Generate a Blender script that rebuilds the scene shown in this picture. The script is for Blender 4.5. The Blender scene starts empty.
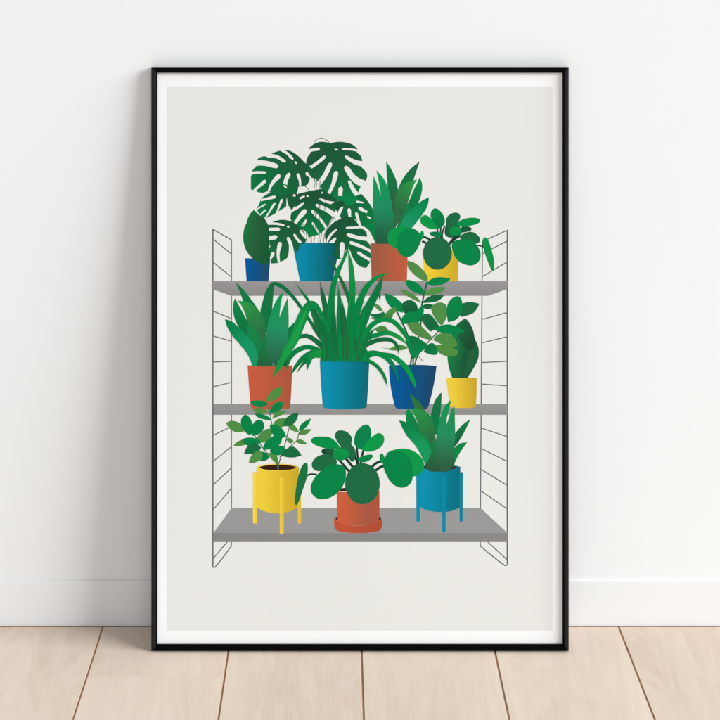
import bpy, bmesh, math, random
from mathutils import Vector, Matrix
from mathutils.geometry import delaunay_2d_cdt

random.seed(7)
scene = bpy.context.scene
COL = scene.collection

# ------------------------------------------------------------------ geometry of the view
S = 834.6                       # photo pixels per metre on the front plane of the frame
H, W_FR, T_FR = 0.70, 0.5005, 0.013
D = 2.0                         # camera distance from the frame plane
F = S * D                       # focal length in photo pixels
PPX = 337.0
HORIZON = -96.0
SKIRT_T = 0.003

def setup(th):
    ppy = HORIZON + F * math.tan(th)
    U = Vector((0, math.sin(th), math.cos(th)))
    N = Vector((0, math.cos(th), -math.sin(th)))
    O = Vector((0, 0, T_FR * math.sin(th)))
    C = O - N * D + U * ((651.2 - ppy) / S) + Vector(((PPX - 360.05) / S, 0, 0))
    wall_y = H * math.sin(th) + T_FR * math.cos(th)
    return ppy, U, N, O, C, wall_y

def project(P, st):
    ppy, U, N, O, C, wy = st
    r = P - C
    d = r.dot(N)
    return PPX + F * r.x / d, ppy - F * r.dot(U) / d

lo, hi = math.radians(0.5), math.radians(15)
for _ in range(60):
    mid = (lo + hi) / 2
    st = setup(mid)
    y = project(Vector((0, st[5] - SKIRT_T, 0)), st)[1]
    if y > 626.2: lo = mid
    else: hi = mid
TH = (lo + hi) / 2
ST = setup(TH)
PPY, U, N, O, CAM, WALL_Y = ST

def on_floor(px, py, z=0.0):
    d = N * F + Vector((px - PPX, 0, 0)) + U * (PPY - py)
    t = (z - CAM.z) / d.z
    return CAM + d * t

# ------------------------------------------------------------------ helpers
def lin(c):
    return tuple(((v / 255) / 12.92 if v / 255 <= 0.04045 else ((v / 255 + 0.055) / 1.055) ** 2.4) for v in c)

def link(name, bm, mat=None, parent=None, smooth=False):
    me = bpy.data.meshes.new(name)
    bm.to_mesh(me); bm.free()
    o = bpy.data.objects.new(name, me)
    COL.objects.link(o)
    if mat: me.materials.append(mat)
    if parent: o.parent = parent
    if smooth:
        for p in me.polygons: p.use_smooth = True
    return o

def box(bm, x0, x1, y0, y1, z0, z1, bevel=0.0, seg=2):
    r = bmesh.ops.create_cube(bm, size=1.0)
    vs = r['verts']
    for v in vs:
        v.co = Vector(((x0 + x1) / 2 + v.co.x * (x1 - x0), (y0 + y1) / 2 + v.co.y * (y1 - y0), (z0 + z1) / 2 + v.co.z * (z1 - z0)))
    if bevel:
        es = list({e for v in vs for e in v.link_edges})
        bmesh.ops.bevel(bm, geom=es, offset=bevel, segments=seg, affect='EDGES', profile=0.5)

def new_mat(name):
    m = bpy.data.materials.new(name); m.use_nodes = True
    nt = m.node_tree
    return m, nt, nt.nodes['Principled BSDF']

# ------------------------------------------------------------------ materials
def mat_wall(name, base, rough=0.75, bump=0.03):
    m, nt, b = new_mat(name)
    n, l = nt.nodes, nt.links
    tc = n.new('ShaderNodeTexCoord')
    n1 = n.new('ShaderNodeTexNoise'); n1.inputs['Scale'].default_value = 3.0; n1.inputs['Detail'].default_value = 4
    n2 = n.new('ShaderNodeTexNoise'); n2.inputs['Scale'].default_value = 260.0; n2.inputs['Detail'].default_value = 3
    l.new(tc.outputs['Object'], n1.inputs['Vector']); l.new(tc.outputs['Object'], n2.inputs['Vector'])
    r = n.new('ShaderNodeValToRGB')
    r.color_ramp.elements[0].position = 0.3; r.color_ramp.elements[1].position = 0.7
    r.color_ramp.elements[0].color = (*[v * 0.985 for v in base], 1); r.color_ramp.elements[1].color = (*base, 1)
    l.new(n1.outputs['Fac'], r.inputs['Fac']); l.new(r.outputs['Color'], b.inputs['Base Color'])
    bp = n.new('ShaderNodeBump'); bp.inputs['Strength'].default_value = bump; bp.inputs['Distance'].default_value = 0.001
    l.new(n2.outputs['Fac'], bp.inputs['Height']); l.new(bp.outputs['Normal'], b.inputs['Normal'])
    b.inputs['Roughness'].default_value = rough
    b.inputs['Specular IOR Level'].default_value = 0.2
    return m

WALL_C = lin((244, 246, 247))
M_WALL = mat_wall('wall_paint', WALL_C)
M_SKIRT = mat_wall('skirting_paint', lin((242, 244, 245)), 0.6, 0.01)

def mat_floor():
    m, nt, b = new_mat('oak_planks')
    n, l = nt.nodes, nt.links
    tc = n.new('ShaderNodeTexCoord')
    at = n.new('ShaderNodeAttribute'); at.attribute_name = 'plank'
    add = n.new('ShaderNodeVectorMath'); add.operation = 'MULTIPLY_ADD'
    l.new(at.outputs['Color'], add.inputs[0]); add.inputs[1].default_value = (7.0, 13.0, 5.0)
    l.new(tc.outputs['Object'], add.inputs[2])
    # broad figure: stretched along the plank
    mp = n.new('ShaderNodeMapping'); mp.inputs['Scale'].default_value = (9.0, 1.6, 1.0)
    l.new(add.outputs[0], mp.inputs['Vector'])
    big = n.new('ShaderNodeTexNoise'); big.inputs['Scale'].default_value = 1.4; big.inputs['Detail'].default_value = 3; big.inputs['Distortion'].default_value = 0.7
    l.new(mp.outputs['Vector'], big.inputs['Vector'])
    # growth rings from the broad noise
    mul = n.new('ShaderNodeMath'); mul.operation = 'MULTIPLY'; mul.inputs[1].default_value = 55.0
    l.new(big.outputs['Fac'], mul.inputs[0])
    sn = n.new('ShaderNodeMath'); sn.operation = 'SINE'; l.new(mul.outputs[0], sn.inputs[0])
    # fine pores
    mp2 = n.new('ShaderNodeMapping'); mp2.inputs['Scale'].default_value = (560.0, 26.0, 1.0)
    l.new(add.outputs[0], mp2.inputs['Vector'])
    fine = n.new('ShaderNodeTexNoise'); fine.inputs['Scale'].default_value = 1.0; fine.inputs['Detail'].default_value = 4
    l.new(mp2.outputs['Vector'], fine.inputs['Vector'])
    mp3 = n.new('ShaderNodeMapping'); mp3.inputs['Scale'].default_value = (70.0, 5.0, 1.0)
    l.new(add.outputs[0], mp3.inputs['Vector'])
    med = n.new('ShaderNodeTexNoise'); med.inputs['Scale'].default_value = 1.0; med.inputs['Detail'].default_value = 5
    l.new(mp3.outputs['Vector'], med.inputs['Vector'])
    def ma(op, a, bb, c=None):
        q = n.new('ShaderNodeMath'); q.operation = op
        for i, v in enumerate((a, bb, c)):
            if v is None: continue
            if isinstance(v, (int, float)): q.inputs[i].default_value = v
            else: l.new(v, q.inputs[i])
        return q.outputs[0]
    v = ma('MULTIPLY_ADD', sn.outputs[0], 0.05, 0.5)
    v = ma('ADD', v, ma('MULTIPLY_ADD', fine.outputs['Fac'], 0.46, -0.23))
    v = ma('ADD', v, ma('MULTIPLY_ADD', med.outputs['Fac'], 0.3, -0.15))
    v = ma('ADD', v, ma('MULTIPLY_ADD', big.outputs['Fac'], 0.5, -0.25))
    sep = n.new('ShaderNodeSeparateColor'); l.new(at.outputs['Color'], sep.inputs[0])
    v = ma('ADD', v, ma('MULTIPLY_ADD', sep.outputs[2], 0.34, -0.17))
    r = n.new('ShaderNodeValToRGB')
    e = r.color_ramp.elements
    e[0].position = 0.12; e[0].color = (*lin((213, 191, 173)), 1)
    e[1].position = 0.85; e[1].color = (*lin((239, 223, 208)), 1)
    k = e.new(0.5); k.color = (*lin((229, 210, 193)), 1)
    l.new(v, r.inputs['Fac']); l.new(r.outputs['Color'], b.inputs['Base Color'])
    b.inputs['Roughness'].default_value = 0.55
    b.inputs['Specular IOR Level'].default_value = 0.25
    bp = n.new('ShaderNodeBump'); bp.inputs['Strength'].default_value = 0.08; bp.inputs['Distance'].default_value = 0.0006
    l.new(fine.outputs['Fac'], bp.inputs['Height']); l.new(bp.outputs['Normal'], b.inputs['Normal'])
    return m
M_FLOOR = mat_floor()

def mat_plain(name, c, rough=0.6, spec=0.3, noise=0.0, scale=200):
    m, nt, b = new_mat(name)
    n, l = nt.nodes, nt.links
    if noise:
        tc = n.new('ShaderNodeTexCoord'); t = n.new('ShaderNodeTexNoise')
        t.inputs['Scale'].default_value = scale; t.inputs['Detail'].default_value = 3
        l.new(tc.outputs['Object'], t.inputs['Vector'])
        r = n.new('ShaderNodeValToRGB')
        r.color_ramp.elements[0].position = 0.35; r.color_ramp.elements[1].position = 0.65
        r.color_ramp.elements[0].color = (*[v * (1 - noise) for v in c], 1); r.color_ramp.elements[1].color = (*c, 1)
        l.new(t.outputs['Fac'], r.inputs['Fac']); l.new(r.outputs['Color'], b.inputs['Base Color'])
    else:
        b.inputs['Base Color'].default_value = (*c, 1)
    b.inputs['Roughness'].default_value = rough
    b.inputs['Specular IOR Level'].default_value = spec
    return m
M_GROOVE = mat_plain('groove_brown_wood', lin((186, 144, 118)), 0.9, 0.0, 0.2, 40)  # plain brown wood showing in the seams between planks
M_FRAME = mat_plain('black_lacquer', (0.0012, 0.0012, 0.0014), 0.5, 0.05, 0.3, 90)
M_STILE = mat_plain('black_lacquer_painted_sheen', (0.014, 0.014, 0.0145), 0.5, 0.16, 0.35, 60)  # same moulding; reflected light put into a lighter black for the upright rails
M_PAPER = mat_plain('white_paper', lin((249, 250, 250)), 0.8, 0.1, 0.006, 400)
M_BACK = mat_plain('backing_fibreboard', (0.30, 0.21, 0.13), 0.9, 0.1, 0.2, 120)

def mat_ink():
    m, nt, b = new_mat('print_ink')
    n, l = nt.nodes, nt.links
    at = n.new('ShaderNodeAttribute'); at.attribute_name = 'ink'
    tc = n.new('ShaderNodeTexCoord'); t = n.new('ShaderNodeTexNoise')
    t.inputs['Scale'].default_value = 900; t.inputs['Detail'].default_value = 2
    l.new(tc.outputs['Object'], t.inputs['Vector'])
    mr = n.new('ShaderNodeMapRange'); mr.inputs[1].default_value = 0.3; mr.inputs[2].default_value = 0.7
    mr.inputs[3].default_value = 0.975; mr.inputs[4].default_value = 1.0
    l.new(t.outputs['Fac'], mr.inputs[0])
    mx = n.new('ShaderNodeVectorMath'); mx.operation = 'SCALE'
    l.new(at.outputs['Color'], mx.inputs[0]); l.new(mr.outputs[0], mx.inputs['Scale'])
    l.new(mx.outputs[0], b.inputs['Base Color'])
    b.inputs['Roughness'].default_value = 0.85
    b.inputs['Specular IOR Level'].default_value = 0.03
    return m
M_INK = mat_ink()

# ------------------------------------------------------------------ setting: floor, wall, skirting
def struct(o, label=None):
    o['kind'] = 'structure'
    return o

face_y = WALL_Y - SKIRT_T
floor_far = face_y - 0.0017
seams_px = [103 + 128.85 * k for k in range(-12, 17)]
seam_x = [on_floor(px, 626.2).x for px in seams_px]
joint_y = on_floor(160, 676.3).y
GAP = 0.0012
bm = bmesh.new()
lay = bm.loops.layers.float_color.new('plank')
for i in range(len(seam_x) - 1):
    x0, x1 = seam_x[i] + GAP, seam_x[i + 1] - GAP
    rnd = random.Random(i * 31 + 5)
    if abs(seam_x[i] - on_floor(103, 626.2).x) < 0.01: first = joint_y
    else: first = floor_far - 0.9 - rnd.random() * 0.8
    cuts = [floor_far, first]
    while cuts[-1] > -3.4: cuts.append(cuts[-1] - 1.5 - 0.6 * rnd.random())
    for a, c in zip(cuts[:-1], cuts[1:]):
        n0 = len(bm.faces)
        box(bm, x0, x1, c + 0.0004, a - 0.0004, -0.008, 0.0, 0.00018, 1)
        bm.faces.ensure_lookup_table()
        colr = (rnd.random(), rnd.random(), rnd.random(), 1)
        for f in bm.faces[n0:]:
            for lp in f.loops: lp[lay] = colr
floor = struct(link('floor', bm, M_FLOOR))
bm = bmesh.new(); box(bm, -4, 4, -4, face_y + 0.005, -0.012, -0.0011)
struct(link('subfloor', bm, M_GROOVE))

bm = bmesh.new(); box(bm, -4, 4, WALL_Y, WALL_Y + 0.1, -0.012, 2.6)
struct(link('wall', bm, M_WALL))
# skirting board: flat face with an eased top edge, profile swept along x
prof = [(0, 0.0002), (0, 0.0545), (0.0002, 0.0570), (0.0008, 0.0584), (0.0018, 0.0591), (0.0035, 0.0594), (0.0035, 0.0002)]
bm = bmesh.new()
rows = [[bm.verts.new((x, face_y + a, b)) for a, b in prof] for x in (-4, 4)]
for i in range(len(prof)):
    j = (i + 1) % len(prof)
    bm.faces.new((rows[0][i], rows[0][j], rows[1][j], rows[1][i]))
bm.faces.new(rows[0]); bm.faces.new(rows[1][::-1])
bmesh.ops.recalc_face_normals(bm, faces=bm.faces)
struct(link('skirting_board', bm, M_SKIRT))

# ------------------------------------------------------------------ framed poster
poster = bpy.data.objects.new('framed_poster', None)
COL.objects.link(poster)
poster.location = O
poster.rotation_euler = (-TH, 0, 0)
poster.empty_display_size = 0.1
poster['label'] = 'black framed botanical poster of potted plants on shelves, leaning on white wall'
poster['category'] = 'poster'

# frame: one mitred moulding swept round the rectangle (local: x right, y into depth, z up)
prof = [(0.0, T_FR), (0.0, 0.0012), (0.0004, 0.0004), (0.0012, 0.0), (0.0047, 0.0), (0.0053, 0.0003), (0.0070, 0.0021), (0.0070, 0.0085), (0.0030, 0.0085), (0.0030, T_FR)]
bm = bmesh.new()
hw = W_FR / 2
rings = []
for (sx, sz) in ((-1, 0), (1, 0), (1, 1), (-1, 1)):
    ring = []
    for u, d in prof:
        x = sx * (hw - u)
        z = u if sz == 0 else H - u
        ring.append(bm.verts.new((x, d, z)))
    rings.append(ring)
for k in range(4):
    a, b_ = rings[k], rings[(k + 1) % 4]
    for i in range(len(prof)):
        j = (i + 1) % len(prof)
        f = bm.faces.new((a[i], a[j], b_[j], b_[i]))
        f.material_index = 1 if k in (1, 3) and i != 5 else 0
bmesh.ops.recalc_face_normals(bm, faces=bm.faces)
link('frame', bm, M_FRAME, poster).data.materials.append(M_STILE)

R_SHEET = 0.0055         # recess of the paper behind the front of the frame
def P(px, py, r):
    k = (1 + r / D) / S
    return ((px - PPX) * k + (PPX - 360.05) / S, r, (PPY - py) * k + (651.2 - PPY) / S)

bm = bmesh.new(); box(bm, -hw + 0.0034, hw - 0.0034, R_SHEET, R_SHEET + 0.0010, 0.0034, H - 0.0034)
link('paper_sheet', bm, M_PAPER, poster)
bm = bmesh.new(); box(bm, -hw + 0.0034, hw - 0.0034, 0.0088, 0.0118, 0.0034, H - 0.0034)
link('backing_board', bm, M_BACK, poster)

# ------------------------------------------------------------------ drawing the print as flat inked shapes
STEP = 1.2e-5
placed = []        # (bbox, layer)

def spline(pts, closed=True, res=0.8):
    """pts: (x, y, corner) -> smooth polyline through them, sharp at corners."""
    n = len(pts)
    out = []
    segs = n if closed else n - 1
    for i in range(segs):
        p1, p2 = pts[i], pts[(i + 1) % n]
        def nb(k):
            if closed: return pts[k % n]
            return pts[max(0, min(n - 1, k))]
        p0 = p1 if p1[2] else nb(i - 1)
        p3 = p2 if p2[2] else nb(i + 2)
        L = math.hypot(p2[0] - p1[0], p2[1] - p1[1])
        m = max(2, min(24, int(L / res)))
        # tangents limited by the chord (avoids overshoot)
        def tan(a, b, c):
            dx, dy = c[0] - a[0], c[1] - a[1]
            dl = math.hypot(dx, dy) or 1
            return dx / dl * L, dy / dl * L
        c1 = (p1[2], p2[2])
        t1 = tan(p0, p1, p2) if not p1[2] else None
        t2 = tan(p1, p2, p3) if not p2[2] else None
        ch = (p2[0] - p1[0], p2[1] - p1[1])
        if t1 is None and t2 is None: t1 = t2 = ch
        elif t1 is None: t1 = (1.5 * ch[0] - 0.5 * t2[0], 1.5 * ch[1] - 0.5 * t2[1])
        elif t2 is None: t2 = (1.5 * ch[0] - 0.5 * t1[0], 1.5 * ch[1] - 0.5 * t1[1])
        for s in range(m):
            t = s / m
            h1 = 2*t**3 - 3*t**2 + 1; h2 = t**3 - 2*t**2 + t; h3 = -2*t**3 + 3*t**2; h4 = t**3 - t**2
            out.append((h1*p1[0] + h2*t1[0] + h3*p2[0] + h4*t2[0], h1*p1[1] + h2*t1[1] + h3*p2[1] + h4*t2[1]))
    if not closed: out.append((pts[-1][0], pts[-1][1]))
    return out

class Z:
    """reads coordinates noted in an enlarged detail with origin x0,y0 and scale s"""
    def __init__(self, x0=0, y0=0, s=1.0): self.x0, self.y0, self.s = x0, y0, s
    def pt(self, x, y): return (self.x0 + x / self.s, self.y0 + y / self.s)
    def parse(self, txt):
        r = []
        for w in txt.split():
            c = w.endswith('!')
            x, y = w.rstrip('!').split(',')
            q = self.pt(float(x), float(y))
            r.append((q[0], q[1], c))
        return r
    def path(self, txt): return spline(self.parse(txt), True)
    def poly(self, txt): return [(a, b) for a, b, c in self.parse(txt)]
    def ell(self, cx, cy, rx, ry, rot=0, n=48):
        c = self.pt(cx, cy); a = math.radians(rot); o = []
        for k in range(n):
            t = 2 * math.pi * k / n
            x, y = rx / self.s * math.cos(t), ry / self.s * math.sin(t)
            o.append((c[0] + x * math.cos(a) - y * math.sin(a), c[1] + x * math.sin(a) + y * math.cos(a)))
        return o
    def slit(self, x0, y0, x1, y1, w, w0=None, bend=0):
        """tapered finger from the leaf edge (x0,y0) to its round inner end (x1,y1)"""
        a = self.pt(x0, y0); b = self.pt(x1, y1); w = w / self.s / 2; w0 = w * 0.75 if w0 is None else w0 / self.s / 2
        dx, dy = b[0] - a[0], b[1] - a[1]; L = math.hypot(dx, dy) or 1; dx /= L; dy /= L
        nx, ny = -dy, dx
        b = (b[0] - dx * w, b[1] - dy * w); bend /= self.s
        mx, my = (a[0] + b[0]) / 2 + nx * bend, (a[1] + b[1]) / 2 + ny * bend
        wm = (w + w0) / 2 * 1.02
        pts = [(a[0] + nx*w0, a[1] + ny*w0, True), (mx + nx*wm, my + ny*wm, False), (b[0] + nx*w, b[1] + ny*w, False), (b[0] + dx*w, b[1] + dy*w, False),
               (b[0] - nx*w, b[1] - ny*w, False), (mx - nx*wm, my - ny*wm, False), (a[0] - nx*w0, a[1] - ny*w0, True)]
        return spline(pts, True, 0.5)
    def blade(self, txt, ws):
        """strap leaf along a centre line; ws = widths (photo px) spread evenly from first to last point"""
        c = spline([(a, b, False) for a, b, k in self.parse(txt)], False, 0.8)
        return ribbon(c, ws)
    def wire(self, txt, w, smooth=True):
        p = self.parse(txt)
        c = spline([(a, b, False) for a, b, k in p], False, 0.8) if smooth else [(a, b) for a, b, k in p]
        return ribbon(c, [w, w])

def ribbon(c, ws):
    L = [0]
    for p, q in zip(c, c[1:]): L.append(L[-1] + math.hypot(q[0] - p[0], q[1] - p[1]))
    left, right = [], []
    for i, p in enumerate(c):
        a, b = c[max(0, i - 1)], c[min(len(c) - 1, i + 1)]
        dx, dy = b[0] - a[0], b[1] - a[1]; l = math.hypot(dx, dy) or 1
        t = L[i] / (L[-1] or 1) * (len(ws) - 1); k = min(int(t), len(ws) - 2); f = t - k
        f2 = f * f * (3 - 2 * f)
        w = max((ws[k] * (1 - f2) + ws[k + 1] * f2) / 2, 0.02)
        left.append((p[0] - dy / l * w, p[1] + dx / l * w)); right.append((p[0] + dy / l * w, p[1] - dx / l * w))
    return left + right[::-1]

def grad_eval(fill, x, y):
    if len(fill) == 3 and not isinstance(fill[0], tuple): return lin(fill)
    stops, p0, p1 = fill
    dx, dy = p1[0] - p0[0], p1[1] - p0[1]
    t = ((x - p0[0]) * dx + (y - p0[1]) * dy) / (dx * dx + dy * dy)
    if t <= stops[0][0]: return lin(stops[0][1])
    for (a, ca), (b, cb) in zip(stops, stops[1:]):
        if t <= b:
            f = (t - a) / (b - a)
            return lin(tuple(u + (v - u) * f for u, v in zip(ca, cb)))
    return lin(stops[-1][1])

def G(z, c0, c1, x0, y0, x1, y1, mid=None):
    st = [(0, c0), (1, c1)] if mid is None else [(0, c0), (0.5, mid), (1, c1)]
    return (tuple(st), z.pt(x0, y0), z.pt(x1, y1))

def winding(poly, x, y):
    w = 0
    px, py = poly[-1]
    for qx, qy in poly:
        if (py <= y) != (qy <= y):
            if (px + (y - py) / (qy - py) * (qx - px)) > x: w += 1 if qy > py else -1
        px, py = qx, qy
    return w

class Ink:
    """one printed thing: a mesh of coloured flat shapes lying on the paper"""
    def __init__(self): self.v, self.f, self.c = [], [], []
    def add(self, outlines, fill, holes=()):
        if outlines and not isinstance(outlines[0], list): outlines = [outlines]
        xs = [p[0] for o in outlines for p in o]; ys = [p[1] for o in outlines for p in o]
        bb = (min(xs), min(ys), max(xs), max(ys))
        layer = 1 + max([l for q, l in placed if q[0] < bb[2] and q[2] > bb[0] and q[1] < bb[3] and q[3] > bb[1]] or [0])
        placed.append((bb, layer))
        r = R_SHEET - STEP * (layer + 1)
        verts, faces = [], []
        for poly in list(outlines) + list(holes):
            faces.append(list(range(len(verts), len(verts) + len(poly)))); verts += [Vector(p) for p in poly]
        isgrad = not (len(fill) == 3 and not isinstance(fill[0], tuple))
        if isgrad:
            n = 12
            for i in range(1, n):
                for j in range(1, n):
                    verts.append(Vector((bb[0] + (bb[2] - bb[0]) * i / n + 0.013, bb[1] + (bb[3] - bb[1]) * j / n + 0.017)))
        edges = [(f[i], f[(i + 1) % len(f)]) for f in faces for i in range(len(f))]
        vo, _, fo, _, _, _ = delaunay_2d_cdt(verts, edges, [], 0, 1e-5)
        base = len(self.v); used = {}
        for f in fo:
            cx = sum(vo[i].x for i in f) / len(f); cy = sum(vo[i].y for i in f) / len(f)
            if not any(winding(o, cx, cy) for o in outlines) or any(winding(h, cx, cy) for h in holes): continue
            ids = []
            for i in f:
                if i not in used:
                    used[i] = len(self.v)
                    q = vo[i]; self.v.append(P(q.x, q.y, r)); self.c.append((*grad_eval(fill, q.x, q.y), 1.0))
                ids.append(used[i])
            self.f.append(ids)
        return self
    def build(self, name, parent, label=None):
        me = bpy.data.meshes.new(name)
        # make every face look out of the frame (towards -y)
        fs = []
        for f in self.f:
            a, b, c = (Vector(self.v[i]) for i in f[:3])
            fs.append(f if (b - a).cross(c - a).y < 0 else f[::-1])
        me.from_pydata(self.v, [], fs)
        ca = me.color_attributes.new('ink', 'FLOAT_COLOR', 'POINT')
        ca.data.foreach_set('color', [x for c in self.c for x in c])
        me.materials.append(M_INK); me.update()
        o = bpy.data.objects.new(name, me); COL.objects.link(o); o.parent = parent
        if label: o['label'] = label
        return o

BG = (231, 232, 229)
art = Ink().add([(166.7, 87.0), (552.4, 87.0), (552.4, 630.6), (166.7, 630.6)], BG).build('art_print', poster)
full = Z()
# palette
DK, GR, BR, OL, DD = (31, 107, 67), (7, 132, 71), (13, 150, 73), (80, 141, 71), (20, 62, 45)

# ---- wire ladders
WIRE = (108, 108, 112)
def ladder(fx, bx0, bx1, rungs, parts, label):
    k = Ink()
    for p in parts: k.add(full.wire(p[0], p[1], p[2]), WIRE)
    for a, b in rungs:
        t = (b - 240) / 270
        k.add(full.wire(f'{fx},{a} {bx0 + (bx1 - bx0) * t},{b}', 1.0, False), WIRE)
    return k
ladder(212.9, 231.4, 231.4, [(238.9, 253.9), (262, 277), (311, 318.6), (335.8, 341.2), (362, 361.3), (386.8, 382.4), (435.5, 426.5), (461.6, 446.8), (485, 468), (510, 488.4), (558.9, 537)],
       [('231.4,508 231.4,239.6', 1.15, False), ('212.9,229.3 231.5,239.8', 1.1, False), ('212.9,229 212.9,566', 1.35, False),
        ('212.9,565.5 213.3,567.4 215.2,567 231.0,546.6 231.4,544 231.4,540', 1.1, True)], '').build('printed_ladder', art, 'printed grey wire ladder at left side of shelves')
ladder(507.3, 482.4, 480.4, [(241.0, 253.7), (262, 276.7), (312.5, 319.5), (336.7, 342.9), (361.3, 362.5), (385.8, 384), (436.6, 427.9), (461.5, 448.3), (485.5, 469), (509, 490.6), (559.8, 535)],
       [('482.4,241.5 480.4,508', 1.15, False), ('507.3,230.2 482.4,241.6', 1.1, False), ('507.3,229.8 507.3,563', 1.35, False),
        ('507.3,562.5 506.8,565.2 504.3,565.2 480.9,546.4 480.3,544 480.3,540', 1.1, True)], '').build('printed_ladder', art, 'printed grey wire ladder at right side of shelves')

# ---- shelves
FRONT, UNDER, TOPS = (150, 149, 150), (141, 140, 141), (153, 153, 153)
k = Ink()
k.add(full.poly('212.7,281.1 507.6,281.1 507.6,288.9 488.3,295.8 231.4,295.8 212.7,289.2'), ((((0), (152, 151, 152)), (1, (139, 138, 139))), (300, 281), (300, 296)))
k.build('printed_shelf', art, 'top printed grey shelf')
k = Ink(); k.add(full.poly('213.6,403.9 507.4,403.9 507.4,414.8 213.6,414.8'), (((0, (150, 150, 150)), (1, (143, 143, 143))), (300, 404), (300, 415)))
k.build('printed_shelf', art, 'middle printed grey shelf')
k = Ink(); k.add(full.poly('231.6,507.9 480.4,507.9 507.5,533 213.4,533'), TOPS)
k.add(full.poly('213.4,533 507.5,533 507.5,542 213.4,542'), (137, 137, 137))
k.build('printed_shelf', art, 'bottom printed grey shelf seen from above')

# ---- pots
TERR = ((196, 92, 62), (172, 86, 62))
def hg(c, x0, x1): return (((0, c[0]), (0.12, c[0]), (1, c[1])), (x0, 0), (x1, 0))
def pot(txt, c, x0, x1): return Ink().add(full.path(txt), hg(c, x0, x1))
ROW1 = [
 ('245.0,258.2! 270.3,258.5! 268.5,281.2! 246.6,281.2!', ((6, 88, 152), (36, 74, 104)), 246, 270, 'small blue pot at left of top shelf'),
 ('292.3,243! 340.5,243! 332.5,281.2! 300,281.2!', ((12, 136, 168), (8, 92, 100)), 300, 336, 'teal pot holding the split-leaf plant on top shelf'),
 ('370.5,243.3! 408,243.3! 406.9,281.2! 371.6,281.2!', ((158, 92, 70), (194, 93, 62)), 371, 407, 'terracotta pot on top shelf'),
 ('422.5,250! 458.7,250! 457.8,281.2! 424.6,281.2!', ((238, 206, 56), (204, 170, 42)), 424, 458, 'yellow pot on top shelf'),
]
ROW2 = [
 ('247.6,365.2! 292.2,365.4! 290.3,406 288.5,408.6 270,409.6 252.5,408.4 250.8,406', TERR, 248, 292, 'terracotta pot at left of middle shelf'),
 ('319.8,361.3! 369.3,361.6! 366.8,406.2 365.4,408 345,409.4 324.5,408 322.8,406.2', ((12, 142, 174), (10, 106, 120)), 322, 369, 'teal pot on middle shelf'),
 ('388.9,365.6! 400,364.9 425,365 436.6,366.1! 433.5,386 428.4,406.4 426,409! 397.4,409! 395,406.4 390.6,386', ((6, 88, 152), (30, 70, 104)), 392, 436, 'blue pot on middle shelf'),
 ('446.3,378.2! 462,377.2 476.8,378.2! 475.9,405.6 474.5,407.4 463,408 451.6,407.4 450,405.6', ((236, 204, 62), (200, 166, 42)), 450, 476, 'small yellow pot on middle shelf'),
]
def draw_row_pots(row):
    for txt, c, x0, x1, lab in row:
        pot(txt, c, x0, x1).build('printed_pot', art, lab)

# ================= ROW 1 =================
draw_row_pots(ROW1)
# small plant at left
z = Z(240, 195, 8); k = Ink()
k.add(z.path('112,118! 75,160 50,235 60,300 150,320 215,260 200,190! 160,165'), G(z, (18, 122, 66), (42, 95, 62), 50, 200, 190, 200))
k.add(z.path('50,230 28,300 28,370 48,440 90,495 150,543 220,549! 240,500 234,400 234,250! 190,180! 120,170'), G(z, (25, 120, 62), (22, 90, 52), 30, 300, 240, 330, (40, 92, 58)))
k.build('printed_foliage', art, 'round leaved plant in small blue pot')

# split-leaf plant
k = Ink()
z1 = Z(240, 135, 8); z2 = Z(300, 130, 8); z3 = Z(240, 195, 8); z4 = Z(305, 195, 8)
STM = (128, 148, 136)
for p in ('534,385 530,300 500,230', '552,385 556,300 600,120', '572,385 575,290 640,60', '590,385 600,300 610,-60', '628,385 636,300 640,-120', '640,385 655,300 690,20', '668,385 676,320 700,260 760,170', '690,385 700,330 730,270'):
    k.add(z3.wire(p, 0.75), STM)
k.add(full.wire('314.3,141.8 317.5,139 321.5,138.2 325.5,139.2 329.3,142.6', 0.7), (90, 100, 92))
k.add(z1.wire('597,345 600,380 596,420', 0.6), STM); k.add(z1.wire('612,345 615,385 610,420', 0.6), STM); k.add(z1.wire('470,410 520,410 560,450', 0.7), DK)
k.add(z4.wire('195,185 220,178 245,200', 0.6), STM)
# G: leaf at back right
k.add(z4.path('300,70! 278,130 288,185 340,205 400,195 450,242 505,275 548,350 565,390! 600,385! 590,270 560,150 510,60 450,-10! 380,20'), G(z4, (24, 98, 60), (10, 128, 68), 330, 60, 540, 260),
      [z4.slit(470,62,408,52,16), z4.slit(498,138,428,102,26), z4.slit(528,188,496,172,14), z4.slit(448,265,408,138,22), z4.slit(362,200,352,105,26), z4.slit(312,212,366,190,14), z4.slit(272,165,300,82,20)])
# B: leaf under A
k.add(z1.path('345,430! 260,455 205,480 165,515! 155,550 130,590! 150,625 165,650! 205,668! 260,640 300,616! 350,585 385,560! 412,600! 425,530 455,490 445,440!'), G(z1, (30, 88, 56), (10, 124, 68), 390, 450, 190, 640),
      [z1.slit(165,522,288,493,22), z1.slit(120,602,205,553,12), z1.slit(160,640,206,598,14), z1.slit(200,670,282,540,16), z1.slit(292,628,338,512,18), z1.slit(376,580,382,495,16), z1.ell(435,485,11,12)])
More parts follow.
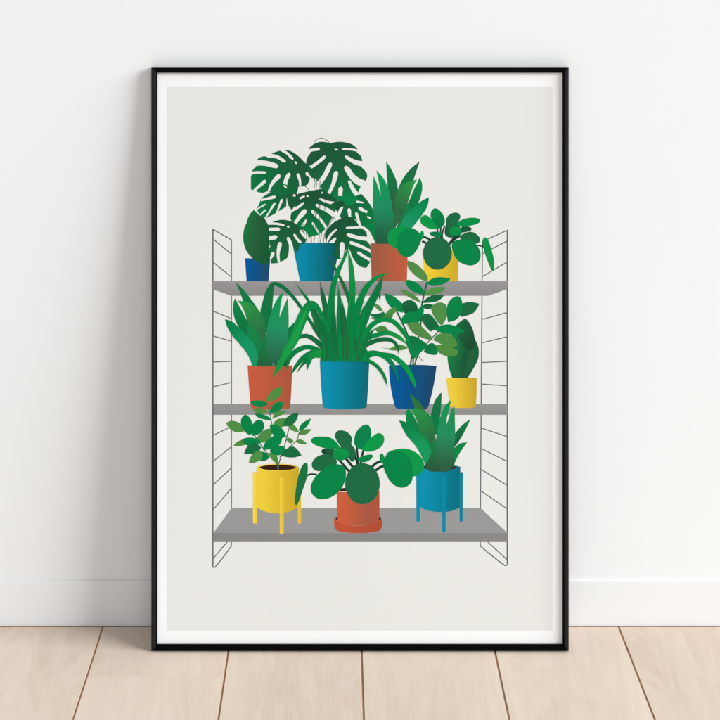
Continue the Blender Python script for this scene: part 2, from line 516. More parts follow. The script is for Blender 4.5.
# A: upper left leaf
k.add(z1.path('600,300! 555,250 520,222 482,182 435,145 385,122 333,122! 300,130 244,152! 235,175 190,170 150,185 120,220! 130,250 105,275 97,298! 95,320! 88,330! 88,436! 120,445 150,458 185,462 215,450! 250,462! 330,480 400,475 450,465 466,415! 485,412! 530,402 552,372 560,345! 600,370!'),
      G(z1, (30, 90, 58), (14, 120, 68), 450, 215, 120, 420),
      [z1.slit(328,118,428,195,20,22,-8), z1.slit(222,165,368,213,22,34,-14), z1.slit(100,226,308,250,36,46,-12), z1.slit(78,308,212,300,16,24,-5), z1.slit(112,446,208,362,26,20), z1.slit(226,460,318,315,34,16,-12),
       z1.slit(362,395,396,302,30,34,-6), z1.slit(482,412,462,306,24,16,6), z1.slit(580,375,530,296,30,36,14), z1.ell(447,221,13,8,45), z1.slit(348,402,375,425,14)])
# C: upper right leaf
k.add(z2.path('75,142! 115,110 160,95 210,97 240,105! 290,96 345,96 410,112 445,136 466,158! 455,175 485,205 500,252! 490,290 520,325 538,362 525,407! 478,400 489,440 470,482! 468,540 440,580 400,602 345,596! 300,560 240,545 180,480 160,452! 135,400 118,385! 95,385! 60,330 48,290! 58,225 85,180 80,165!'),
      G(z2, (30, 88, 57), (6, 134, 74), 290, 180, 390, 590, (26, 104, 64)),
      [z2.slit(472,166,336,152,14,20,4), z2.slit(512,272,358,211,24,46,-12), z2.slit(528,440,356,292,38,60,-22), z2.slit(482,540,388,404,24,44,-10), z2.slit(322,528,327,452,34,32), z2.slit(226,516,296,328,36,24,8),
       z2.slit(122,460,252,262,32,40,12), z2.slit(80,302,206,208,24,26,4), z2.slit(60,172,160,150,22,24,-4), z2.ell(290,157,15,7)])
# D: lower left leaf
k.add(z3.path('268,212! 335,198 400,208 455,236 505,285 530,345 520,388! 480,400 465,445 434,467! 415,420 392,380! 388,470 375,505 330,532! 300,545! 250,548! 240,500! 236,400 232,330 230,232! 250,222'),
      G(z3, (28, 88, 56), (24, 112, 62), 400, 240, 290, 520),
      [z3.slit(228,228,358,242,14,22,-5), z3.slit(222,275,322,273,24,26), z3.slit(222,348,300,335,32,34), z3.ell(234,411,9,10), z3.slit(240,522,270,455,26,14), z3.slit(312,540,320,375,32,18,-10),
       z3.slit(425,480,383,335,26,30,6), z3.slit(488,385,430,312,18,22,-3), z3.slit(535,345,478,280,18,26,-3), z3.ell(386,253,11,8)])
# F: lower right leaf
k.add(z4.path('290,190! 345,172 400,200 440,262! 485,290 497,328! 490,360 520,400 525,440! 515,450 528,478 520,535 492,583! 440,570 395,520 370,470! 340,430 310,490 270,515 235,490 232,400 182,386! 160,340 172,285 212,235 255,205'),
      G(z4, (28, 84, 55), (18, 112, 64), 270, 270, 470, 480),
      [z4.slit(445,257,326,264,15,18), z4.slit(510,352,332,316,26,34,-6), z4.slit(530,450,356,376,26,22,4), z4.slit(524,520,418,456,22,24,-2), z4.slit(290,505,298,375,42,26,4), z4.slit(172,376,256,270,14,24,-8), z4.slit(205,392,250,340,16,40)])
# dark lobes filling the middle of the plant
k.add(z4.path('212,72! 255,48 315,55 312,85 280,105 262,140! 240,105'), (26, 84, 54))
k.add(z1.path('375,480! 430,492 475,505 470,540 440,565 415,602! 398,570 380,530'), (26, 90, 56))
# E: centre leaf
k.add(z1.path('465,470! 540,452 600,440 650,432! 700,462 745,492 790,530! 772,560 765,600! 745,650 722,692 705,725! 690,745 668,768! 645,785 620,802! 590,806 548,824! 535,780 480,745 438,712! 408,680 408,635 430,590 445,560! 412,560 425,525!'),
      G(z1, (30, 84, 55), (8, 128, 70), 560, 500, 580, 790),
      [z1.slit(420,530,520,488,14,18,3), z1.slit(408,605,516,540,16,26,6), z1.slit(432,722,528,596,38,24,-4), z1.slit(500,730,534,676,16,24), z1.slit(765,548,628,508,16,26,-6), z1.slit(790,668,604,556,26,46,10), z1.slit(692,745,574,602,26,20,6), z1.slit(636,792,578,698,20,10), z1.ell(541,488,10,8), z1.slit(660,455,655,470,12,10)])
k.build('printed_foliage', art, 'split-leaf plant with dark slotted leaves in teal pot')

# spiky plant in terracotta pot
z = Z(365, 155, 9); k = Ink()
k.add(z.path('190,58! 228,112 262,180 286,245 296,310 310,480! 225,480! 208,320 196,180'), G(z, (8, 128, 70), (42, 100, 66), 220, 140, 260, 380))
k.add(z.path('493,58! 468,130 440,215 400,330 330,480! 260,480! 298,310 342,212 410,125'), G(z, (28, 108, 66), (20, 122, 68), 450, 100, 330, 300))
k.add(z.path('492,200! 514,260 512,330 482,425 420,500 340,660! 280,660! 350,500 405,395 440,310 468,255'), G(z, (12, 142, 76), (20, 110, 68), 490, 230, 400, 520))
k.add(z.path('470,220! 440,268 412,345 388,420 350,520 270,660! 235,640! 245,480 290,330 340,268 400,238'), G(z, (46, 150, 72), (46, 106, 68), 430, 240, 280, 480, (44, 128, 68)))
k.add(z.path('400,430! 370,480 330,560 300,660 250,800! 330,800! 400,640 410,520'), G(z, (20, 132, 72), (30, 118, 68), 380, 450, 280, 720))
k.add(z.path('576,380! 562,460 520,532 462,610 420,662 360,780! 270,800! 320,620 385,525 470,440 530,402'), G(z, (8, 130, 72), (24, 148, 100), 560, 400, 400, 590))
k.add(z.path('78,190! 108,258 145,370! 128,258 102,138! 155,195 196,265 222,350 242,450 246,560 250,700 330,800! 105,800! 90,700 80,580 72,440 73,300'), G(z, (16, 156, 84), (36, 92, 66), 130, 190, 190, 760, (32, 140, 96)))
k.add(z.path('150,800! 160,640 190,560 240,500 262,640 310,800!'), G(z, (30, 138, 90), (40, 92, 66), 200, 520, 210, 760))
k.build('printed_foliage', art, 'spiky upright plant in terracotta pot on top shelf')

# coin-leaf plant in yellow pot
z6 = Z(380, 200, 9); z7 = Z(430, 200, 8); k = Ink()
k.add(z6.path('600,200! 680,200! 740,280 720,320 640,340 585,310'), (28, 98, 62))
for p, w in (('385,330 440,352 500,420', 2.2), ('380,370 430,398 480,450', 2.2), ('515,250 522,300 540,380', 1.6), ('548,240 545,300 550,380', 1.6), ('580,235 562,300 560,390', 1.6), ('720,320 650,370 600,430', 2.4), ('690,310 630,380 590,430', 1.6)):
    k.add(z6.wire(p, w), (28, 60, 46))
k.add(z7.wire('340,372 375,364 410,368 440,382', 1.4), (24, 58, 44))
k.add(z6.path('440,296! 480,285 530,288 566,312 520,332 470,325'), (12, 122, 70))
k.add(z7.path('128,178 140,132 180,104 225,104 243,130 228,172 200,205 150,230'), DK)
k.add(z7.path('255,215 310,213 334,232 310,250 250,255'), (24, 92, 58))
k.add(z7.path('240,300 285,262 340,256 385,285 401,318 385,345 340,352 280,335'), DK)
k.add(z7.path('205,195! 260,155 320,142 385,146 403,165 380,190 320,206 260,216'), (8, 142, 73))
k.add(z7.path('152,255 165,225 200,214 240,222 254,255 235,282 190,286 165,276'), G(z7, BR, (8, 132, 70), 200, 215, 200, 290))
k.add(z7.path('178,345 230,318 310,316 370,355 404,425 392,490 340,523 280,516 220,482 185,420'), GR)
k.add(z6.path('362,185 375,148 412,136 452,160 490,200 530,250 470,262 410,242 374,215'), BR)
k.add(z6.path('455,135 468,92 498,74 540,96 575,148 583,205 550,248 520,252 488,205 465,175'), G(z6, (8, 136, 72), (12, 118, 68), 470, 120, 560, 230))
k.add(z6.ell(517, 480, 130, 148, 0), (32, 106, 67))
k.add(z7.path('420,335 436,299 464,318 490,390 512,480 512,548 499,567 474,520 440,430'), (12, 145, 73))
k.add(z6.ell(374, 318, 20, 42, 12), BR)
k.add(z6.path('64,355 88,282 150,245 235,240 320,300 340,360 250,440 130,432'), BR)
k.add(z6.path('150,430 160,345 200,285 255,254 315,264 356,302 372,355 352,410 305,485 255,512 190,495'), GR)
k.build('printed_foliage', art, 'coin-leaf plant in yellow pot on top shelf')

# ================= ROW 2 =================
draw_row_pots(ROW2)
# round leaved plant at right (yellow pot)
k = Ink()
k.add(full.path('453,332 456.2,325.2 465.4,318.1! 470.8,325 473.6,334 475.2,339.5! 478.5,348 478.3,358 474,367.5 467.6,378! 452.3,378! 448.6,366 447.4,354 449,341'),
      (((0, (20, 134, 72)), (0.4, (26, 108, 64)), (0.62, (30, 84, 54)), (0.75, (34, 98, 60)), (1, (26, 92, 56))), (447, 345), (480, 352)))
k.add(full.path('456.2,325.2! 465.4,318.1! 470.8,325 474.2,335 474,348 468,350 460,340'), G(full, (24, 100, 60), (32, 76, 52), 458, 330, 473, 340))
k.build('printed_foliage', art, 'round leaved plant in small yellow pot')

# spiky plant at left (terracotta pot)
z = Z(215, 280, 8); k = Ink()
k.add(z.path('163,18! 232,82 302,172 345,245 350,420! 270,420! 240,250 215,140'), G(z, (28, 116, 66), (10, 130, 72), 190, 60, 310, 260))
k.add(z.path('455,22! 410,80 385,160 364,248 380,420! 440,420! 455,250 466,130 470,40'), G(z, (24, 112, 65), (16, 120, 68), 440, 60, 400, 320))
k.add(z.path('708,285! 640,335 582,392 545,490 530,620! 600,590! 650,460'), G(z, (16, 122, 68), (34, 104, 64), 660, 330, 560, 540))
k.add(z.path('160,145! 192,205 235,285 275,365 320,490 300,540 220,425 165,330 145,250 147,190'), G(z, (8, 136, 72), (20, 112, 66), 160, 170, 260, 440))
k.add(z.path('178,165! 240,173 312,205 358,252 390,310 405,420 410,540 300,500 270,362 246,285 215,210'), G(z, (46, 156, 72), (46, 108, 68), 210, 170, 380, 440, (42, 132, 68)))
k.add(z.path('250,360! 300,380 345,430 380,520 400,690! 330,690! 300,540 262,440'), G(z, (18, 136, 72), (34, 120, 70), 270, 370, 350, 620))
k.add(z.path('80,314! 132,330 192,380 262,450 312,520 345,610 350,690! 300,690! 262,600 202,520 142,450 100,380'), G(z, (6, 128, 70), (22, 148, 100), 100, 330, 250, 520))
k.add(z.path('335,690! 350,600 372,520 405,440! 425,540 440,620 470,690!'), G(z, (18, 130, 72), (38, 96, 62), 400, 470, 400, 680))
k.add(z.path('470,690! 500,610 530,530 590,440! 592,560 578,690!'), G(z, (26, 116, 72), (40, 92, 64), 560, 480, 520, 680))
k.add(z.path('548,92! 500,148 462,225 430,320 412,420 410,520 430,620 480,690! 520,690! 560,600 585,450 590,330 583,138! 552,210 515,302! 524,215 535,150'), G(z, (14, 152, 82), (42, 100, 70), 550, 140, 490, 660, (36, 142, 98)))
k.build('printed_foliage', art, 'spiky upright plant in terracotta pot on middle shelf')

# bushy stalk plant (blue pot)
z14 = Z(375, 260, 9); z15 = Z(400, 285, 8); z12 = Z(340, 250, 9); z13 = Z(345, 315, 9); k = Ink()
for p, w in (('410.5,366 411.5,352 408,336 400,318 396,310', 1.6), ('413,366 414,352 420,330 422,305 427,282', 1.6), ('414,366 420,352 432,338 444,326', 1.0), ('418.5,356 423,361.5', 0.6), ('415,366 416,358 420,350', 0.7)):
    k.add(full.wire(p, w), (26, 96, 62))
k.add(z13.wire('130,110 180,60 220,30', 1.4), (26, 96, 62))
L = lambda z, t, c: k.add(z.path(t), c)
L(z14, '295,5! 360,28 430,88 474,150 470,192! 400,168 330,108 296,60', (80, 140, 76))
L(z14, '275,205 288,180 340,188 400,222 442,285 430,312! 360,292 308,258', GR)
L(z14, '465,212! 510,170 580,154 682,166! 640,206 570,231 510,231', GR)
L(z14, '438,312! 480,268 550,244 634,245! 612,282 540,308', (82, 146, 72))
L(z14, '224,264! 290,278 372,330 422,388! 340,352 260,306', (84, 140, 72))
L(z14, '425,387! 470,340 540,314 622,320! 572,366 500,382', (27, 105, 65))
L(z14, '418,424! 460,396 532,406! 490,442', (25, 100, 62))
L(z14, '85,300! 150,318 220,366 262,420 250,475! 170,446 110,382', GR)
L(z14, '245,400 288,364 345,370 382,420 370,480 270,480', G(z14, (28, 104, 65), (24, 92, 58), 300, 370, 320, 460))
L(z14, '430,395! 440,460 420,520 385,575! 232,575! 250,510 300,470 370,455', GR)
L(z14, '505,432 548,390 600,383 642,410 648,500 602,592! 550,540', (80, 141, 72))
L(z15, '490,150! 560,135 636,150! 592,220 530,246 485,248', DK)
L(z15, '374,215 384,150 420,104 470,91 496,130 492,220 450,276 385,298!', G(z15, (6, 136, 72), (10, 126, 70), 400, 110, 440, 280))
L(z14, '405,520! 440,488 495,490 550,550 580,602! 500,645! 450,590', G(z14, (30, 108, 66), (22, 104, 63), 440, 500, 540, 620))
L(z14, '288,572! 385,562 432,610 502,680 522,722! 440,704 338,650', (82, 138, 72))
L(z15, '272,358! 330,324 410,318 520,372! 450,392 370,392', GR)
L(z15, '268,440! 298,398 370,386 430,418 462,482! 400,497 330,472', (78, 140, 70))
L(z15, '263,486! 340,479 420,500 467,542 400,572 330,552', (80, 140, 66))
L(z15, '48,425 108,408 180,446 222,492 180,526 105,600! 70,520', G(z15, (20, 112, 66), (8, 132, 72), 110, 420, 150, 540))
L(z15, '190,534! 228,474 272,470 302,545 270,560', G(z15, (20, 112, 66), (14, 126, 70), 220, 480, 270, 550))
L(z12, '255,568! 320,576 395,556! 405,602 330,616', (20, 112, 65))
L(z12, '395,600! 420,560 470,520 506,522 498,562 440,602', (78, 140, 70))
L(z12, '285,478! 345,492 392,556! 350,545', (84, 140, 72))
L(z13, '270,130! 310,100 360,102 392,140! 340,162 300,160', (72, 138, 66))
L(z13, '315,285! 400,300 480,265 565,292! 540,312 430,318', (74, 140, 64))
L(z13, '230,15! 300,28 360,5 430,0 400,40 330,52 270,45', (62, 128, 62))
k.build('printed_foliage', art, 'bushy plant with paired round leaves in blue pot')

# long arching plant (teal pot)
k = Ink()
B = lambda t, ws, c: k.add(full.blade(t, ws), c)
DS, MS, BS = (27, 105, 62), (8, 128, 68), (14, 150, 72)
def bg(c0, c1, p, q): return (((0, c0), (1, c1)), p, q)
B('330,352 316,330 303,310.5 293.5,297.5 284,288 275,283.8 270.5,286.5 268.6,297', [4, 4, 3.4, 3.4, 3.2, 4, 4, 0.2], (20, 112, 65))
B('330,352 319,330 309.5,303 301.7,291.5 294,281', [5, 5, 4.5, 2.6, 0.2], bg((8, 124, 66), (26, 108, 64), (300, 290), (320, 330)))
B('336,358 329,328 325.3,307 321.8,291 319.8,280.8', [8, 8, 7.5, 5, 0.2], bg((30, 98, 58), (22, 116, 66), (321, 285), (330, 330)))
B('352,360 355,330 349.8,302 344,286 338,273.5 333,263.5 329.2,254.5', [6, 6, 5.2, 4.2, 3.6, 2.4, 0.2], bg((52, 98, 52), (22, 112, 64), (331, 258), (350, 310)))
B('337,360 331.5,328 331.2,306 333,288 337.5,273 342,263 347.5,250 349,242', [8, 8, 8, 7.2, 5.8, 4.8, 3, 0.4], bg((8, 136, 70), (8, 122, 66), (336, 270), (333, 340)))
B('344,360 341,335 339.5,315 339.5,300 338,284', [8, 7.6, 6.5, 4, 0.2], bg(MS, (16, 118, 64), (340, 290), (341, 340)))
B('348,360 349,330 351.5,306 352.3,285 351,266 347.5,247', [8, 8, 7, 6.6, 5, 0.4], bg(BS, (8, 128, 68), (352, 260), (350, 330)))
B('352,360 352,335 357,310 365,290 374,279.5 382,275.2 391.5,272.4', [8, 9, 8.5, 7.4, 6, 4, 0.2], bg((8, 140, 70), (6, 126, 68), (380, 275), (355, 330)))
B('356,360 358,338 364,318 371,303 378.2,289 384,273', [9, 10, 10, 8.6, 6.4, 0.3], bg((16, 116, 64), (6, 128, 68), (382, 280), (360, 330)))
B('372,300 377,292 379.4,295 380,302', [4, 4, 2.4, 0.2], (10, 120, 66))
B('360,348 366,333 372.8,324.4 382,319.8 392.8,321.4 401.7,330 408,340 411,352', [6, 6, 5, 4.6, 4.6, 4.4, 3, 1], (8, 138, 70))
B('360,350 367,339 377,335 389.5,333.2 400,338 408,345.5', [6, 5, 4.4, 4.6, 4, 0.3], bg((8, 134, 70), (40, 152, 72), (375, 335), (403, 341)))
B('358,352 364,346.5 375,341 388,339.4 396,344 399,355', [4, 4.4, 4.6, 4.4, 3, 0.2], (24, 102, 60))
B('358,358 366,355 374,353.2 384,356.2 392,364 396.5,374 399.5,386', [7, 6, 5.4, 4.8, 4.4, 3, 0.2], bg((10, 138, 70), (10, 112, 110), (384, 356), (397, 376)))
B('362,358 374,354 383,354.6 393,356.6 403.5,364.8 411.5,377 416.6,391', [6, 5, 4.6, 5, 5.4, 4.4, 0.2], bg((8, 136, 70), (14, 152, 74), (384, 356), (412, 376)))
B('362,358 368,360.6 376.5,365.8 383.5,375 387.9,387.5', [4, 3.6, 3.6, 3, 0.2], (14, 128, 64))
# left side
B('333,356 322,346 311,337.5 304,336 296,339 288,347', [6, 6, 5, 4.4, 3.4, 0.2], (24, 108, 63))
B('333,356 327,340 320,322 314,308', [5, 5, 4, 2], DS)
B('335,357 329,335 321,314 313,304.6 306.5,309 301,321 295,337 287,351.5 279.5,365.5 272.3,379.5', [5, 5, 4.6, 4.6, 8.6, 10.4, 9.6, 8.4, 5.4, 0.2], bg((10, 134, 68), (20, 152, 72), (318, 312), (292, 340)))
B('309,305 303,318 297,333 289,349 281,363', [0.3, 3.6, 4.6, 3.2, 0.2], (30, 158, 74))
B('326,357 318,350.5 308,347.2 298,350 291,356.5 287.5,365 286,371', [6, 5.4, 4.8, 5, 5, 3, 0.2], (10, 126, 66))
B('332,358 322,354 312,353.2 303,358.4 296,366.5 290.8,375.5', [8, 7.6, 6, 5, 3.6, 0.2], bg((10, 132, 68), (12, 120, 64), (318, 354), (294, 370)))
B('312,356 306.5,360.6 301,366.5 297,373', [4.4, 3.4, 2, 0.2], (12, 118, 63))
B('336,359.5 324,355.2 314,354.6 309.4,359.5 307.2,371', [6, 7, 7.2, 5, 0.2], bg((36, 156, 66), (12, 132, 68), (328, 356), (309, 364)))
B('340,360 330,340 321,322 316,312', [5, 6, 4, 0.3], (14, 114, 62))
B('334,360 327,346 318,334 311,327', [6, 6, 4, 0.3], (26, 106, 62))
B('346,360 345,335 343.5,315 342,298', [6, 6, 5, 0.3], DS)
B('350,360 356,335 362,318 367,303', [6, 7, 6, 0.3], (8, 132, 68))
B('356,360 364,344 371,333 377,327', [6, 6, 4, 0.3], (18, 116, 64))
# base of the clump
k.add(full.path('320.3,361.3! 369,361.6! 369,354 364,346 356,340 340,336 328,342 322,352'), (((0, (22, 112, 62)), (1, (10, 128, 66))), (330, 340), (345, 361)))
for t, c in (('327,361 325,345 322,330', DS), ('334,361 333,345 331,328', (18, 116, 64)), ('341,361 341,345 338,326', (8, 132, 68)), ('347,361 348,345 346,325', (34, 110, 60)), ('352,361 353,345 353,325', (8, 130, 68)), ('358,361 359,346 361,330', (32, 106, 60)), ('364,361 364,352 366,344', (10, 134, 68))):
    B(t, [3.4, 4, 0.3], c)
for t, w_, c in (('325,359 322.5,340 319,322', 2.2, (10, 132, 68)), ('330,360 328,338 324.5,312', 1.8, (10, 124, 64)), ('334,352 333,330 333.5,300', 1.6, (24, 108, 62)), ('338,360 336,335 335,305', 2.0, (20, 112, 62)),
                 ('343,358 342.5,335 341,308', 1.6, (30, 100, 58)), ('350,345 351,320 352,296', 1.6, (8, 132, 66)), ('354,352 357,328 365,302', 2.0, (24, 106, 60)), ('358,356 362,334 372,306', 2.2, (12, 128, 66)), ('361,358 367,345 373,337', 2.0, (22, 108, 62)), ('356,340 358,320 364,300', 1.4, (8, 138, 70))):
    B(t, [w_, w_, 0.2], c)
k.build('printed_foliage', art, 'long arching grassy plant in teal pot on middle shelf')

# ================= ROW 3 =================
def stand_pot(z, body, rim, soil, legs, c, x0, x1, back=()):
    k = Ink()
    k.add(z.path(body), hg(c, z.pt(x0, 0)[0], z.pt(x1, 0)[0]))
    for e in rim: k.add(z.ell(*e[0]), e[1])
    k.add(z.ell(*soil), (58, 32, 18))
    for t, cc in legs: k.add(z.path(t), cc)
    return k
z = Z(200, 450, 5.538)
YL, YD = (238, 206, 66), (212, 180, 50)
stand_pot(z, '313,98! 548,98! 546,200 541,318! 500,340 430,351 360,340 316,318! 314,200', [((430, 97, 117, 21), hg(((244, 214, 78), (212, 180, 50)), z.pt(315, 0)[0], z.pt(545, 0)[0]))], (430, 97, 101, 15),
          [('292,122! 317,122! 317,404! 305,408 293,404!', (((0, (246, 220, 86)), (1, (234, 200, 58))), z.pt(292, 0), z.pt(318, 0))), ('441,150! 464,150! 464,462! 452,467 442,462!', (((0, (240, 206, 66)), (1, (228, 192, 54))), z.pt(441, 0), z.pt(465, 0))), ('540,170! 560,170! 560,404! 550,408 541,404!', (222, 190, 56))],
          ((238, 206, 64), (200, 168, 42)), 320, 545).build('printed_pot', art, 'yellow pot on legs at left of bottom shelf')
z = Z(390, 450, 5.538)
stand_pot(z, '164,98! 390,92! 388,200 387,318! 340,338 280,344 210,336 164,315!', [((277, 97, 113, 17), hg(((20, 150, 182), (14, 120, 140)), z.pt(180, 0)[0], z.pt(390, 0)[0]))], (277, 97, 96, 13),
          [('145,110! 168,110! 167,394! 156,398 146,394!', (12, 142, 174)), ('288,140! 308,140! 308,452! 298,457 289,452!', (14, 136, 164)), ('384,122! 404,122! 403,394! 394,398 385,394!', (12, 132, 160))],
          ((12, 144, 176), (10, 110, 126)), 165, 390).build('printed_pot', art, 'teal pot on legs at right of bottom shelf')
z = Z(300, 470, 6); k = Ink()
k.add(z.ell(348, 118, 126, 14), (62, 30, 18))
k.add(z.path('221,128! 260,132 350,134 440,130 477,122! 477,330! 221,330!'), (((0, (205, 96, 62)), (0.2, (200, 94, 62)), (0.72, (165, 90, 70)), (1, (178, 84, 60))), z.pt(221, 0), z.pt(477, 0)))
k.add(z.ell(220, 290, 7, 9), (70, 26, 14)); k.add(z.ell(479, 290, 7, 9), (70, 26, 14))
k.add(z.path('206,288! 216,300 235,318 290,330 350,333 410,330 465,318 482,300 491,288! 490,345 470,366 410,376 350,379 290,376 228,366 208,345'), hg(((192, 84, 56), (174, 78, 54)), z.pt(240, 0)[0], z.pt(480, 0)[0]))
k.build('printed_pot', art, 'terracotta pot with saucer on bottom shelf')

# spiky plant in teal stand pot
z = Z(390, 385, 8); k = Ink()
k.add(z.path('157,68! 222,122 272,190 308,248 320,340! 240,340! 210,225 180,140'), G(z, (36, 122, 64), (66, 100, 62), 180, 100, 280, 230))
k.add(z.path('413,58! 362,120 336,200 324,262 335,380! 375,400! 395,290 408,185'), G(z, (24, 112, 66), (14, 122, 70), 400, 80, 350, 300))
k.add(z.path('645,272! 590,310 542,360 515,402 495,520! 530,480 582,400'), G(z, (16, 124, 68), (26, 98, 60), 620, 290, 520, 450))
k.add(z.path('150,185! 182,232 218,302 248,365 310,490 280,530 190,405 145,345 127,270 130,210'), G(z, (14, 142, 74), (24, 112, 66), 140, 210, 240, 430))
k.add(z.path('166,192! 230,188 292,218 334,266 352,340 368,500 330,580 260,470 236,365 210,275'), G(z, (40, 150, 74), (46, 108, 68), 190, 195, 340, 420, (42, 132, 70)))
k.add(z.path('230,360! 280,400 320,450 350,540 370,690! 310,680! 280,560 250,450'), G(z, (20, 132, 70), (36, 118, 66), 260, 390, 330, 600))
k.add(z.path('73,283! 132,300 192,350 242,392 302,465 345,560 370,690! 285,655! 260,585 202,485 130,400'), G(z, (8, 124, 68), (24, 150, 92), 100, 300, 240, 470))
k.add(z.path('618,459! 560,468 512,508 490,560 462,660! 510,645! 552,555'), G(z, (10, 136, 70), (30, 128, 70), 590, 470, 500, 620))
k.add(z.path('276,645! 320,688 400,692 420,690! 400,620 372,520 345,430! 330,540 300,610'), G(z, (22, 130, 72), (46, 86, 60), 340, 460, 350, 680))
k.add(z.path('400,692! 460,690 512,645! 512,600 508,540 518,460! 480,560 430,640'), G(z, (24, 120, 72), (46, 86, 62), 500, 500, 460, 680))
k.add(z.path('490,120! 440,170 408,240 385,320 370,420 368,520 385,640 430,692! 480,680! 508,560 521,430 520,300 516,162! 492,202 472,262 452,318! 456,262 470,202'), G(z, (14, 150, 82), (46, 92, 64), 490, 170, 430, 660, (40, 138, 94)))
k.build('printed_foliage', art, 'spiky upright plant in teal pot on legs')

# bushy stalk plant in yellow stand pot
z = Z(220, 385, 7.2); k = Ink()
for p, w in (('418,600 425,560 450,490 475,400 496,315', 0.9), ('430,520 500,448 552,400 570,345 590,310', 0.8), ('345,150 362,220 375,290', 0.7), ('416,590 390,540 330,480 240,350', 0.9), ('420,610 418,560', 1.6)):
    k.add(z.wire(p, w), (62, 92, 72))
L = lambda t, c: k.add(z.path(t), c)
OLV = (80, 142, 70)
L('334,122! 350,70 398,26 448,14! 442,62 402,106', OLV); L('216,125! 270,109 348,131! 320,157 258,157', GR)
L('354,207! 370,160 410,124 457,124! 442,172 402,197', GR); L('238,174! 300,164 348,197! 300,207 264,201', (84, 140, 70))
L('374,244! 410,194 484,184! 452,212', OLV); L('249,204! 300,209 352,230 372,257! 310,247 270,231', GR)
L('384,288 408,250 440,240 472,244 464,294 428,305', OLV)
L('492,306! 512,278 546,300 568,338! 530,332', OLV); L('452,295! 475,240 520,209 564,199! 552,252 510,292', (26, 112, 66))
L('567,327! 588,280 657,239! 632,290 590,327', (8, 130, 70)); L('567,358! 590,325 657,317! 627,352', OLV)
L('477,390! 500,380 532,406! 505,420', OLV); L('543,407! 580,391 628,424! 580,424', OLV)
L('44,274! 80,258 130,268 168,300 170,336! 110,338 68,312', OLV)
L('153,245 178,215 210,229 233,282 228,345 214,364! 172,330 153,290', GR)
L('225,300 268,252 308,262 317,308 282,352 234,367! 222,335', (6, 128, 70))
L('262,384! 310,330 358,315 377,338 352,390 310,417!', (78, 140, 72))
L('358,292! 400,284 452,320 478,372! 430,382 378,352', GR); L('308,467! 328,410 378,370 430,358 447,388 422,437 360,462', (6, 134, 72))
L('96,437! 130,405 185,393 205,420! 150,439', OLV); L('158,392! 200,378 262,385 303,412! 250,432 188,432', GR)
L('174,497! 200,440 250,418 298,450! 262,492 210,497', (24, 108, 66)); L('273,537! 300,483 332,490 358,522! 320,547', (10, 122, 68))
L('209,562! 225,510 270,474 303,480 298,532 255,557', OLV); L('338,488! 400,500 417,530 419,574! 380,542', OLV)
L('360,472 400,440 450,440 474,470 440,502 390,502', (6, 132, 72)); L('436,502! 480,460 530,444 587,507! 530,522 470,517', (26, 110, 66))
k.build('printed_foliage', art, 'bushy plant with paired leaves in yellow pot on legs')

# coin-leaf plant in terracotta saucer pot
z = Z(290, 415, 8); zz = Z(335, 415, 8); k = Ink()
k.add(z.path('400,260! 500,250 528,320 500,375 470,350 430,340'), (28, 100, 62))
for p, w in (('380,345 420,390 480,460', 2.4), ('440,340 490,400 520,440', 2.6), ('512,300 530,360 545,420', 2.0), ('535,250 540,320 550,420', 2.0), ('592,270 575,330 560,420', 2.2), ('125,492 160,474 215,476', 1.8)):
    k.add(z.wire(p, w), (26, 58, 46))
for p, w in (('290,420 330,385 380,366', 2.6), ('320,450 350,425 390,405', 2.6), ('700,415 725,420', 2.4)):
    k.add(zz.wire(p, w), (26, 58, 46))
k.add(z.path('250,292 270,270 330,272 400,290 400,330 330,330 280,318'), (28, 88, 58)); k.add(z.ell(276, 292, 14, 16), (20, 62, 48))
k.add(z.path('38,700 52,560 78,452 108,392 134,384 143,430 132,510 100,605 65,705 48,720'), (26, 114, 66))
k.add(z.path('168,212 188,180 250,171 320,180 372,218 405,268! 320,272 230,252'), (8, 142, 73))
k.add(z.path('360,172 374,132 408,122 460,138 496,185 492,235 522,290 515,335 470,340 400,245'), DK)
k.add(z.path('174,402 190,358 240,322 310,318 375,370 340,425 260,448 200,442'), DK)
k.add(z.path('342,312 358,280 410,268 462,284 470,320 446,352 395,364 354,346'), G(z, BR, (10, 138, 70), 400, 270, 400, 360))
k.add(z.path('166,605 186,520 258,440 350,393 432,415 448,470 432,550 382,622 300,668 215,665'), GR)
k.add(z.path('513,215 528,142 578,86 625,80 650,130 642,190 592,272 560,274 524,248'), (10, 130, 75))
k.add(zz.path('212,278! 258,212 308,166 350,144 386,163 394,202 372,252 310,287 250,294'), (12, 151, 73))
k.add(z.path('538,348! 590,325 650,316 664,330 630,366 570,378'), (8, 132, 72))
k.add(z.ell(580, 550, 139, 165, 0), (32, 106, 67))
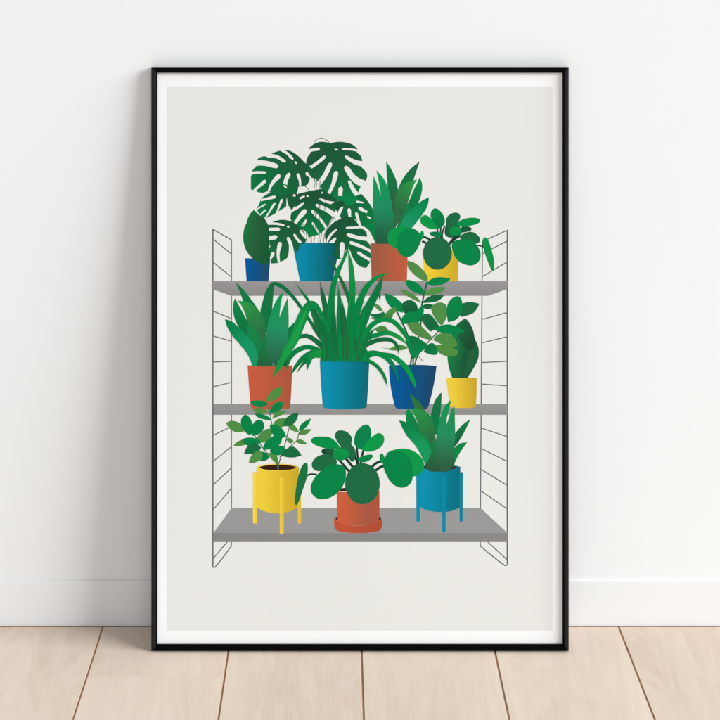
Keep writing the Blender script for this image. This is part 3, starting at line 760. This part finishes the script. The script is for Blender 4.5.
k.add(zz.path('410,310! 450,285 540,268 620,284 690,338 713,402 690,462 630,492 560,470'), (16, 150, 72))
k.add(zz.ell(378, 348, 20, 42, -12), (12, 140, 70))
k.add(zz.path('398,345 430,300 490,286 560,310 608,372 622,455 612,535 568,575 515,579 455,545 408,470 385,400'), GR)
k.build('printed_foliage', art, 'coin-leaf plant in terracotta pot with saucer')

# ------------------------------------------------------------------ camera
cd = bpy.data.cameras.new('camera'); cam = bpy.data.objects.new('camera', cd); COL.objects.link(cam)
R = Matrix((Vector((1, 0, 0)), U, -N)).transposed().to_4x4()
cam.matrix_world = Matrix.Translation(CAM) @ R
cd.sensor_width = 36; cd.sensor_fit = 'HORIZONTAL'
cd.lens = 36 * F / 720
cd.shift_x = (360 - PPX) / 720; cd.shift_y = (PPY - 360) / 720
cd.clip_start = 0.05; cd.clip_end = 100
scene.camera = cam

# ------------------------------------------------------------------ light: big soft window light from the right, dim room fill
def area(name, loc, target, size, size_y, power, col=(1, 1, 1)):
    ld = bpy.data.lights.new(name, 'AREA'); ld.shape = 'RECTANGLE'; ld.size = size; ld.size_y = size_y
    ld.energy = power; ld.color = col
    o = bpy.data.objects.new(name, ld); COL.objects.link(o)
    o.location = loc
    o.rotation_euler = (Vector(target) - Vector(loc)).to_track_quat('-Z', 'Y').to_euler()
    return o
area('window_light', (20.0, -7.9, 9.2), (0, 0, 0.3), 14.6, 10.8, 7200, (0.955, 0.983, 1.0))
area('room_fill', (0.0, -5.5, 2.4), (0, 0, 0.5), 4.0, 3.0, 80, (0.925, 0.967, 1.0))
w = bpy.data.worlds.new('World'); scene.world = w; w.use_nodes = True
bgn = w.node_tree.nodes['Background']; bgn.inputs['Color'].default_value = (0.985, 0.98, 0.975, 1); bgn.inputs['Strength'].default_value = 0.19

scene.view_settings.view_transform = 'Standard'; scene.view_settings.look = 'None'
scene.view_settings.exposure = 0; scene.view_settings.gamma = 1
scene.cycles.max_bounces = 6
print('lean deg', math.degrees(TH), 'wall', WALL_Y, 'layers', max(l for _, l in placed), 'shapes', len(placed), 'cam', CAM)
